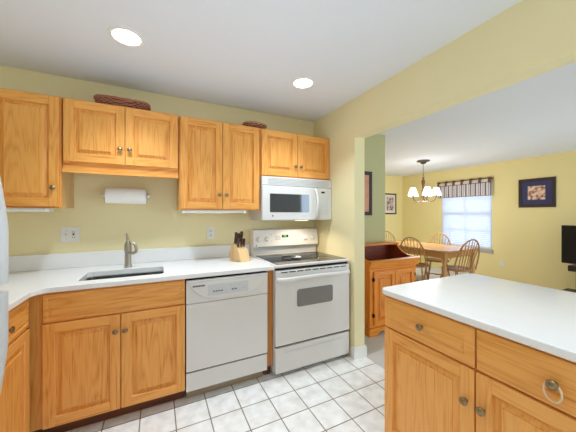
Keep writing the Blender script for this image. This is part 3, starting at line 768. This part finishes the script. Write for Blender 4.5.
# knife block
kb = thing('knife_block', 'light wooden knife block on the counter beside the range', 'knife block', (.665, 2.33, .914))
ang = math.radians(-14)
TK = Matrix.Rotation(math.radians(20), 4, 'Z')
body = [(-.095, .0005), (.065, .0005), (.085, .06), (.035, .165), (-.055, .105)]       # (y,z)
m = MB(); m.prism(body, -.052, .052, 'x', bev=.004, M=TK); m.build('block', block_w, kb)
kn_dir = Vector((0, -.35, .94)).normalized()
k0 = None
for i, (kx, ky_, L, hs) in enumerate(((-.034, .012, .115, 1.15), (-.034, -.026, .085, 1.0), (-.003, .014, .105, 1.1), (.0, -.028, .085, .95), (.030, .014, .115, 1.1), (.031, -.026, .08, .95))):
    z = .165-(.035-ky_)*(.06/.09)
    base = Vector((kx, ky_, z))
    wp = TK @ base; wl = Vector((.665, 2.33, .914))+wp
    lab = ['tallest dark-handled knife at the back left of the knife block', 'short dark-handled knife at the front left of the knife block', 'dark-handled knife in the middle back slot of the knife block', 'short dark-handled knife in the middle front slot of the block', 'long dark-handled knife at the back right of the knife block', 'short dark-handled knife at the front right of the knife block'][i]
    kr = thing('kitchen_knife', lab, 'knife', wl, math.radians(20)); kr['group'] = 'knives in the wooden block'
    tilt = math.radians((20 if kx < 0 else 16)+random.uniform(-3, 3))
    MT = Matrix.Rotation(tilt, 4, 'X') @ Matrix.Rotation(math.radians(random.uniform(-5, 5) - 4), 4, 'Y')
    MB().box(-.001, .001, -.010*hs, .010*hs, .001, .018, 0, M=MT).build('bolster', steel, kr)
    MB().prism([(-.010*hs, .012), (.010*hs, .012), (.011*hs, .04), (.009*hs, L*.7), (.013*hs, L*.95), (.006*hs, L), (-.008*hs, L*.98), (-.012*hs, L*.8), (-.009*hs, L*.5)], -.008*hs, .008*hs, 'x', bev=.002, M=MT).build('handle', knife_m, kr)
# baskets on the cabinets
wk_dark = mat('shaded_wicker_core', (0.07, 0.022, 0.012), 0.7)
def basket(name, label, loc, rx, ry, h, flare, mt, rows, superq=4, rz=0, stakes=22):
    """woven basket: weave ripples are modelled in the wall"""
    r = thing(name, label, 'basket', loc, rz); m = MB(); b = m.bm; n = 96; NR = rows*2
    def sq(t, a, c):
        ct_, st = math.cos(t), math.sin(t); e = 2/superq
        return a*math.copysign(abs(ct_)**e, ct_), c*math.copysign(abs(st)**e, st)
    rings = []
    for j in range(NR+1):
        u = j/NR; k = 1+flare*(u-1); z = h*u+.001
        ring = []
        for i in range(n):
            t = 2*PI*i/n; s = -.004 if j < NR else 0
            x, y = sq(t, rx*k+s, ry*k+s); ring.append(b.verts.new((x, y, z)))
        rings.append(ring)
    inner = []
    for j in (NR, 1):
        u = j/NR; k = 1+flare*(u-1)
        inner.append([b.verts.new((*sq(2*PI*i/n, rx*k-.007, ry*k-.007), h*u-.002+.003)) for i in range(n)])
    allr = rings+inner
    for A, B in zip(allr, allr[1:]):
        for i in range(n): b.faces.new((A[i], A[(i+1) % n], B[(i+1) % n], B[i]))
    b.faces.new(rings[0][::-1]); b.faces.new(inner[-1])
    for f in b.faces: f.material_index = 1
    bmesh.ops.recalc_face_normals(b, faces=list(b.faces))
    for j in range(rows+1):
        u = (j+.3)/(rows+.6); k = 1+flare*(u-1); pts = []
        for i in range(200):
            t = 2*PI*i/200; q = .0055*math.sin(stakes*t+PI*(j % 2))+.003
            x, y = sq(t, rx*k+q, ry*k+q); pts.append((x, y, .004+(h-.006)*u))
        m.tube(pts, h/(rows+1)*.37, 6, closed=True)
    m.build('woven_wall', [mt, wk_dark], r)
    m = MB()
    for q in range(2):
        pts = []
        for i in range(72):
            t = 2*PI*i/72; x, y = sq(t, rx-.002, ry-.002); ph_ = 18*t+PI*q
            pts.append((x*(1+.004/rx*math.cos(ph_)), y*(1+.004/ry*math.cos(ph_)), h+.004+.004*math.sin(ph_)))
        m.tube(pts, .0045, 7, closed=True)
    m.build('braided_rim', mt, r)
basket('long_basket', 'long dark brown wicker basket on top of the cabinet over the sink', (-.232, 2.405, 2.1355), .178, .085, .060, .12, wicker, 4)
basket('oval_basket', 'small oval wicker basket on top of the tall two-door cabinet', (.838, 2.40, 2.1325), .112, .075, .050, .35, wicker2, 3, superq=2.1, stakes=16)
# recessed lights
def downlight(label, x, y, pw=42):
    r = thing('recessed_light', label, 'ceiling light', (x, y, H))
    m = MB(); b = m.bm; n = 40
    prof = [(.095, -.0005), (.094, -.005), (.086, -.008), (.076, -.006), (.073, -.0005)]
    rr = [[b.verts.new((q*math.cos(2*PI*i/n), q*math.sin(2*PI*i/n), z)) for i in range(n)] for q, z in prof]
    for A, B in zip(rr, rr[1:]+rr[:1]):
        for i in range(n): b.faces.new((A[i], A[(i+1) % n], B[(i+1) % n], B[i]))
    bmesh.ops.recalc_face_normals(b, faces=list(b.faces)); m.build('trim_ring', trim_m, r)
    MB().lathe([(0, -.004), (.05, -.0035), (.072, -.0015), (.072, -.0006), (0, -.0006)], (0, 0, 0), 'z', 32).build('lens', bulb_m, r)
    l = bpy.data.lights.new('lamp', 'SPOT'); l.energy = pw; l.spot_size = math.radians(106); l.spot_blend = 1.0; l.shadow_soft_size = .045; l.color = (.79, .90, 1)
    o = bpy.data.objects.new('lamp', l); C.objects.link(o); o.parent = r; o.location = (0, 0, -.02)
downlight('lit round recessed ceiling light above the sink, at upper left', -.163, 1.855, 66)
downlight('lit round recessed ceiling light in front of the microwave', 1.065, 1.87, 66)
downlight('unseen recessed ceiling light added for fill over the middle of the kitchen, left row', -.163, .35)  # this and the next four are unseen, added to brighten the rooms
downlight('unseen recessed ceiling light added for fill over the middle of the kitchen, right row', 1.065, .35)
downlight('unseen recessed ceiling light added for fill at the back of the kitchen, left row', -.163, -1.2)
downlight('unseen recessed ceiling light added for fill at the back of the kitchen, right row', 1.065, -1.2)
downlight('unseen recessed ceiling light added for fill in the television side of the dining room', 4.4, .4)
# range hood lamp glow on the wall right of the backguard
l = bpy.data.lights.new('cooktop_lamp', 'SPOT'); l.energy = 5.0; l.spot_size = math.radians(160); l.spot_blend = .6; l.shadow_soft_size = .01; l.color = (1, .86, .68)
o = bpy.data.objects.new('cooktop_lamp', l); C.objects.link(o); o.parent = mw; o.location = (.06, -.01, -.026)
MB().box(.0, .12, .003, .06, -.004, -.0004, .001).build('lamp_lens', mat('lamp_lens', (1, .9, .75), .4, emit=(1, .85, .6), es=2), mw)

# ------------------------------------------------------------------ dry sink hutch
hu = thing('dry_sink', 'reddish pine dry sink hutch with open well behind the pier', 'hutch', (2.43, 2.175, 0))
HW = .36
m = MB()   # sides with the swooping top edge (y,z)
side = [(0, .0), (0, .80), (.02, .825), (.06, .828), (.12, .838), (.18, .862), (.235, .905), (.262, .945), (.41, .945), (.41, 0)]
for s in (-1, 1): m.prism(side, s*HW-.009, s*HW+.009, 'x', bev=.001)
m.box(-HW+.009, HW-.009, .398, .41, .09, .93); m.box(-HW+.009, HW-.009, .02, .398, .70, .716); m.box(-HW+.009, HW-.009, .02, .398, .09, .108)
m.build('case', [pine_v], hu)
m = MB(); m.box(-HW+.0095, HW-.0095, .385, .3975, .717, .925); m.box(-HW+.0095, HW-.0095, .022, .385, .717, .722)
for s in (-1, 1): m.prism([(.022, .7225), (.022, .80), (.12, .832), (.18, .855), (.235, .90), (.262, .925), (.385, .925), (.385, .7225)], s*(HW-.0125)-.003, s*(HW-.0125)+.003, 'x')
m.build('well_lining', pine_in, hu)
MB().box(-HW-.02, HW+.02, .25, .418, .9455, .965, .004).build('shelf_top', pine_h, hu)
# flared front board
MB().prism([(-.045, .80), (-.055, .812), (-.03, .825), (.021, .820), (.021, .735), (-.010, .725), (-.020, .735)], -HW-.025, HW+.035, 'x', bev=.002).build('front_board', pine_h, hu)
m = MB(); m.box(-HW-.004, -HW+.045, -.010, -.0005, .09, .727, .002); m.box(HW-.045, HW+.004, -.010, -.0005, .09, .727, .002); m.box(-HW+.045, HW-.045, -.010, -.0005, .09, .125, .002, mi=1); m.box(-HW+.045, HW-.045, -.010, -.0005, .70, .727, .002, mi=1)
m.build('face_frame', [pine_v, pine_h], hu)
for s in (0, 1):
    x0 = -HW+.040 if s == 0 else .002
    dd = raised_door(.318, .585, parent=hu, loc=(x0, -.011, .118), mats=[pine_v, pine_h], stile=.05)
    hx = x0-.012 if s == 0 else x0+.318-.004
    for zz in (.21, .60): MB().box(hx-x0, hx-x0+.016, -.0225, -.0005 if s == 0 else -.0195, zz-.118, zz-.118+.038, .001).build('hinge', iron, dd)
# bracket base
m = MB(); pts = [(-HW-.02, 0), (-HW+.09, 0), (-HW+.13, .035), (0, .05), (HW-.13, .035), (HW-.09, 0), (HW+.02, 0), (HW+.02, .088), (-HW-.02, .088)]
m.prism(pts, -.022, -.0005, 'y', bev=.003)
for s in (-1, 1): m.box(s*(HW+.0145)-.0055, s*(HW+.0145)+.0055, -.001, .41, 0, .088, .002)
m.build('bracket_base', pine_h, hu)

# ------------------------------------------------------------------ pictures
def picture(label, loc, rz, w, h, fw, mw_, art, matm, fm=frame_dk, d=.022):
    """local: hangs on a wall behind y=0, faces -y"""
    r = thing('framed_picture', label, 'picture', loc, rz)
    m = MB(); P = lambda u, v, q: (u, -q, v)
    m.rings(-w/2, w/2, -h/2, h/2, [(0, .0005), (0, d-.004), (.004, d), (fw*.5, d-.002), (fw*.8, d-.004), (fw, d-.010), (fw, .006)], P)
    bk = [m.bm.verts.new(P(a, b2, .0005)) for a, b2 in ((-w/2, -h/2), (-w/2, h/2), (w/2, h/2), (w/2, -h/2))]; m.bm.faces.new(bk)
    m.build('frame', fm, r)
    MB().box(-w/2+fw, w/2-fw, -.009, -.0065, -h/2+fw, h/2-fw).build('mat_board', matm, r)
    MB().box(-w/2+fw+mw_, w/2-fw-mw_, -.0105, -.0092, -h/2+fw+mw_, h/2-fw-mw_).build('print', art, r)
art1 = picture_art('sketchy_sepia_print', (.78, .58, .42), (.50, .22, .15), (.12, .06, .05), 17)
art2 = picture_art('terracotta_print', (.66, .31, .20), (.58, .26, .16), (.45, .19, .12), 5)
art3 = picture_art('figures_print', (.60, .50, .47), (.35, .2, .2), (.04, .03, .05), 12)
picture('dark framed sepia print with navy mat on the window wall', (XD-.0005, 2.327, 1.725), -PI/2, .530, .535, .055, .085, art1, navy)
picture('dark framed terracotta picture behind the pier above the dry sink', (2.24, YB-.0005, 1.60), 0, .54, .565, .045, .015, art2, art2)
picture('small dark framed figure print on the far dining wall', (5.78, YF-.0005, 1.615), 0, .47, .575, .035, .075, art3, mat_w)

# ------------------------------------------------------------------ chandelier
ch = thing('chandelier', 'dark metal chandelier with white lit shades over the dining table', 'chandelier', (4.76, 3.52, H))
MB().lathe([(0, -.0005), (.115, -.0005), (.125, -.010), (.11, -.022), (.06, -.035), (.045, -.06), (.03, -.068), (0, -.07)], (0, 0, 0), 'z', 28).build('ceiling_canopy', bronze, ch)
m = MB(); z = -.07
for i in range(8):
    a = (i % 2)*PI/2
    m.tube([(.010*math.cos(t)*math.cos(a), .010*math.cos(t)*math.sin(a), z-.019+.019*math.sin(t)) for t in [2*PI*k/12 for k in range(12)]], .0028, 6, closed=True); z -= .032
m.build('chain', bronze, ch)
MB().lathe([(0, -.325), (.012, -.33), (.022, -.345), (.014, -.365), (.03, -.395), (.036, -.43), (.026, -.50), (.02, -.56), (.034, -.60), (.045, -.66), (.03, -.72), (.018, -.75), (.028, -.78), (.018, -.81), (0, -.825)], (0, 0, 0), 'z', 22).build('column', mat('brown_bronze_column', (.2, .10, .055), .4, .3), ch)
for i in range(5):
    a = 2*PI*i/5-.937; ca, sa = math.cos(a), math.sin(a); pts = []
    for rr_, zz in ((.02, -.70), (.05, -.76), (.10, -.815), (.16, -.82), (.20, -.79), (.222, -.745), (.225, -.71)): pts.append((rr_*ca, rr_*sa, zz))
    arm = MB().tube(pts, .0075, 9).build('arm', bronze, ch)
    MB().lathe([(0, -.712), (.02, -.71), (.036, -.70), (.014, -.693), (.011, -.66), (0, -.655)], (.225*ca, .225*sa, 0), 'z', 16).build('candle_cup', bronze, arm)
    m = MB(); b = m.bm; n = 24; rr = []
    for q, zz in ((.092, -.70), (.090, -.675), (.072, -.62), (.054, -.57), (.042, -.545), (.039, -.547), (.051, -.572), (.068, -.62), (.086, -.675), (.089, -.70)):
        rr.append([b.verts.new((.225*ca+q*math.cos(2*PI*k/n), .225*sa+q*math.sin(2*PI*k/n), zz)) for k in range(n)])
    for A, B in zip(rr, rr[1:]+rr[:1]):
        for k in range(n): b.faces.new((A[k], A[(k+1) % n], B[(k+1) % n], B[k]))
    bmesh.ops.recalc_face_normals(b, faces=list(b.faces)); m.build('lamp_shade', shade_m, arm)
l = bpy.data.lights.new('bulbs', 'POINT'); l.energy = 38; l.shadow_soft_size = .2; l.color = (.94, .96, .98)
o = bpy.data.objects.new('bulbs', l); C.objects.link(o); o.parent = ch; o.location = (0, 0, -.95)

# ------------------------------------------------------------------ dining table and chairs
dt = thing('dining_table', 'light wood rectangular dining table under the chandelier', 'table', (4.49, 3.32, 0))
tw, tl = .46, .74
top = [(-tw+.07, -tl), (tw-.07, -tl), (tw, -tl+.1), (tw, tl-.1), (tw-.07, tl), (-tw+.07, tl), (-tw, tl-.1), (-tw, -tl+.1)]
MB().prism(top, .722, .75, 'z', bev=.005).build('tabletop', tbl_w, dt)
MB().box(-tw+.07, -tw+.092, -tl+.075, tl-.075, .62, .7215).box(tw-.092, tw-.07, -tl+.075, tl-.075, .62, .7215).box(-tw+.092, tw-.092, -tl+.075, -tl+.097, .62, .7215).box(-tw+.092, tw-.092, tl-.097, tl-.075, .62, .7215).build('apron', tbl_w, dt)
for sx_ in (-1, 1):
    for sy_ in (-1, 1):
        cx, cy = sx_*(tw-.08), sy_*(tl-.085)
        MB().box(cx-.036, cx+.036, cy-.036, cy+.036, .60, .7212, .003).lathe([(.026, 0), (.03, .01), (.022, .05), (.028, .12), (.036, .30), (.038, .44), (.028, .52), (.036, .56), (.030, .60)], (cx, cy, 0), 'z', 18).build('leg', wood('table_leg_wood', (0.66, 0.36, 0.15), (0.58, 0.29, 0.10), (0.44, 0.2, 0.06), 'z', .3) if (sx_, sy_) == (-1, -1) else bpy.data.materials['table_leg_wood'], dt)

def make_chair():
    """local: seat centre above origin, sitter looks to +y, bow back at -y"""
    r = thing('windsor_chair', 'x', 'chair', (0, 0, 0), group='bow-back chairs around the dining table')
    m = MB(); b = m.bm; n = 32; rr = []
    def out(t, k):
        x = .215*math.cos(t); y = .205*math.sin(t); x *= (1+.10*math.sin(t)); return x*k, y*k
    for k, z in ((.86, .425), (.97, .430), (1.0, .440), (1.0, .452), (.97, .458), (.8, .452), (.45, .447)):
        rr.append([b.verts.new((*out(2*PI*i/n, k), z)) for i in range(n)])
    for A, B in zip(rr, rr[1:]):
        for i in range(n): b.faces.new((A[i], A[(i+1) % n], B[(i+1) % n], B[i]))
    b.faces.new(rr[0][::-1]); b.faces.new(rr[-1]); bmesh.ops.recalc_face_normals(b, faces=list(b.faces)); m.build('seat', chair_w, r)
    def bow(t):   # t 0..pi
        x = .205*math.cos(t)*(1+.06*math.sin(t)); h = math.sin(t)**.72
        return Vector((x, -.155-.13*h-.02*(1-abs(math.cos(t))), .452+.49*h))
    pts = [bow(PI*i/28) for i in range(29)]
    MB().tube(pts, .0115, 9).build('bow', chair_w, r)
    for i in range(7):
        u = -1+2*i/6; xb = u*.115; xt = u*.150
        t = min((abs(bow(PI*k/200).x-xt), PI*k/200) for k in range(20, 181))[1]; top_ = bow(t)
        base = Vector((xb, -.165+.02*abs(u), .45)); mid = base.lerp(top_, .45)
        MB().tube([base, base.lerp(top_, .2), mid, base.lerp(top_, .75), top_], [.0055, .007, .0085, .006, .005], 7).build('spindle', chair_w, r)
    F = {}
    for sx_ in (-1, 1):
        for sy_ in (-1, 1):
            a = Vector((sx_*.13, sy_*.12, .432)); c = Vector((sx_*.20, sy_*.20-(.02 if sy_ < 0 else 0), 0.003)); F[sx_, sy_] = (a, c)
            P = lambda u: a.lerp(c, u)
            MB().tube([P(0), P(.1), P(.2), P(.25), P(.3), P(.45), P(.6), P(.68), P(.72), P(.85), P(1)], [.011, .013, .016, .012, .016, .019, .015, .012, .016, .013, .010], 10).build('leg', chair_w, r)
    mids = []
    for sx_ in (-1, 1):
        p = F[sx_, 1][0].lerp(F[sx_, 1][1], .62); q = F[sx_, -1][0].lerp(F[sx_, -1][1], .62); mids.append(p.lerp(q, .5))
        MB().tube([p, p.lerp(q, .25), p.lerp(q, .5), p.lerp(q, .75), q], [.007, .009, .013, .009, .007], 8).build('stretcher', chair_w, r)
    p, q = mids; MB().tube([p, p.lerp(q, .5), q], [.007, .012, .007], 8).build('stretcher', chair_w, r)
    return r
spots = [((4.07, 3.165), -1.16, 'bow-back wooden chair on the near side of the dining table, beside the dry sink'),
         ((4.54, 4.10), 2.75, 'palest and leftmost bow-back chair, at the far end of the dining table'),
         ((4.86, 3.30), 1.98, 'bow-back chair across the table with its back toward the window'),
         ((4.385, 2.64), -.25, 'bow-back wooden chair at the right end of the dining table')]
proto = make_chair()
for i, (p, a, lab) in enumerate(spots):
    o = proto if i == 0 else copy_tree(proto)
    o.location = (p[0], p[1], 0); o.rotation_euler = (0, 0, a); o['label'] = lab

# ------------------------------------------------------------------ television corner
tv = thing('television', 'black flat-screen television at the right edge, seen partly', 'television', (5.9, 1.30, .53))
MB().box(0, .05, -.575, .575, 0.012, .622, .008).build('bezel', black, tv)
MB().box(-.002, -.0002, -.55, .55, .035, .600).build('screen', tv_scr, tv)
MB().box(.005, .045, -.22, .22, 0, .0115, .002).build('stand_foot', black, tv)
ts = thing('tv_stand', 'dark pedestal TV stand with a spreading base under the television', 'stand', (5.93, 1.30, 0))
MB().box(-.16, .20, -.46, .46, .44, .528, .006).build('top_shelf', espresso, ts)
MB().box(-.06, .08, -.40, .40, .10, .4395, .004).build('column', espresso, ts)
MB().box(-.22, .22, -.58, .58, .0, .099, .012).build('base', espresso, ts)
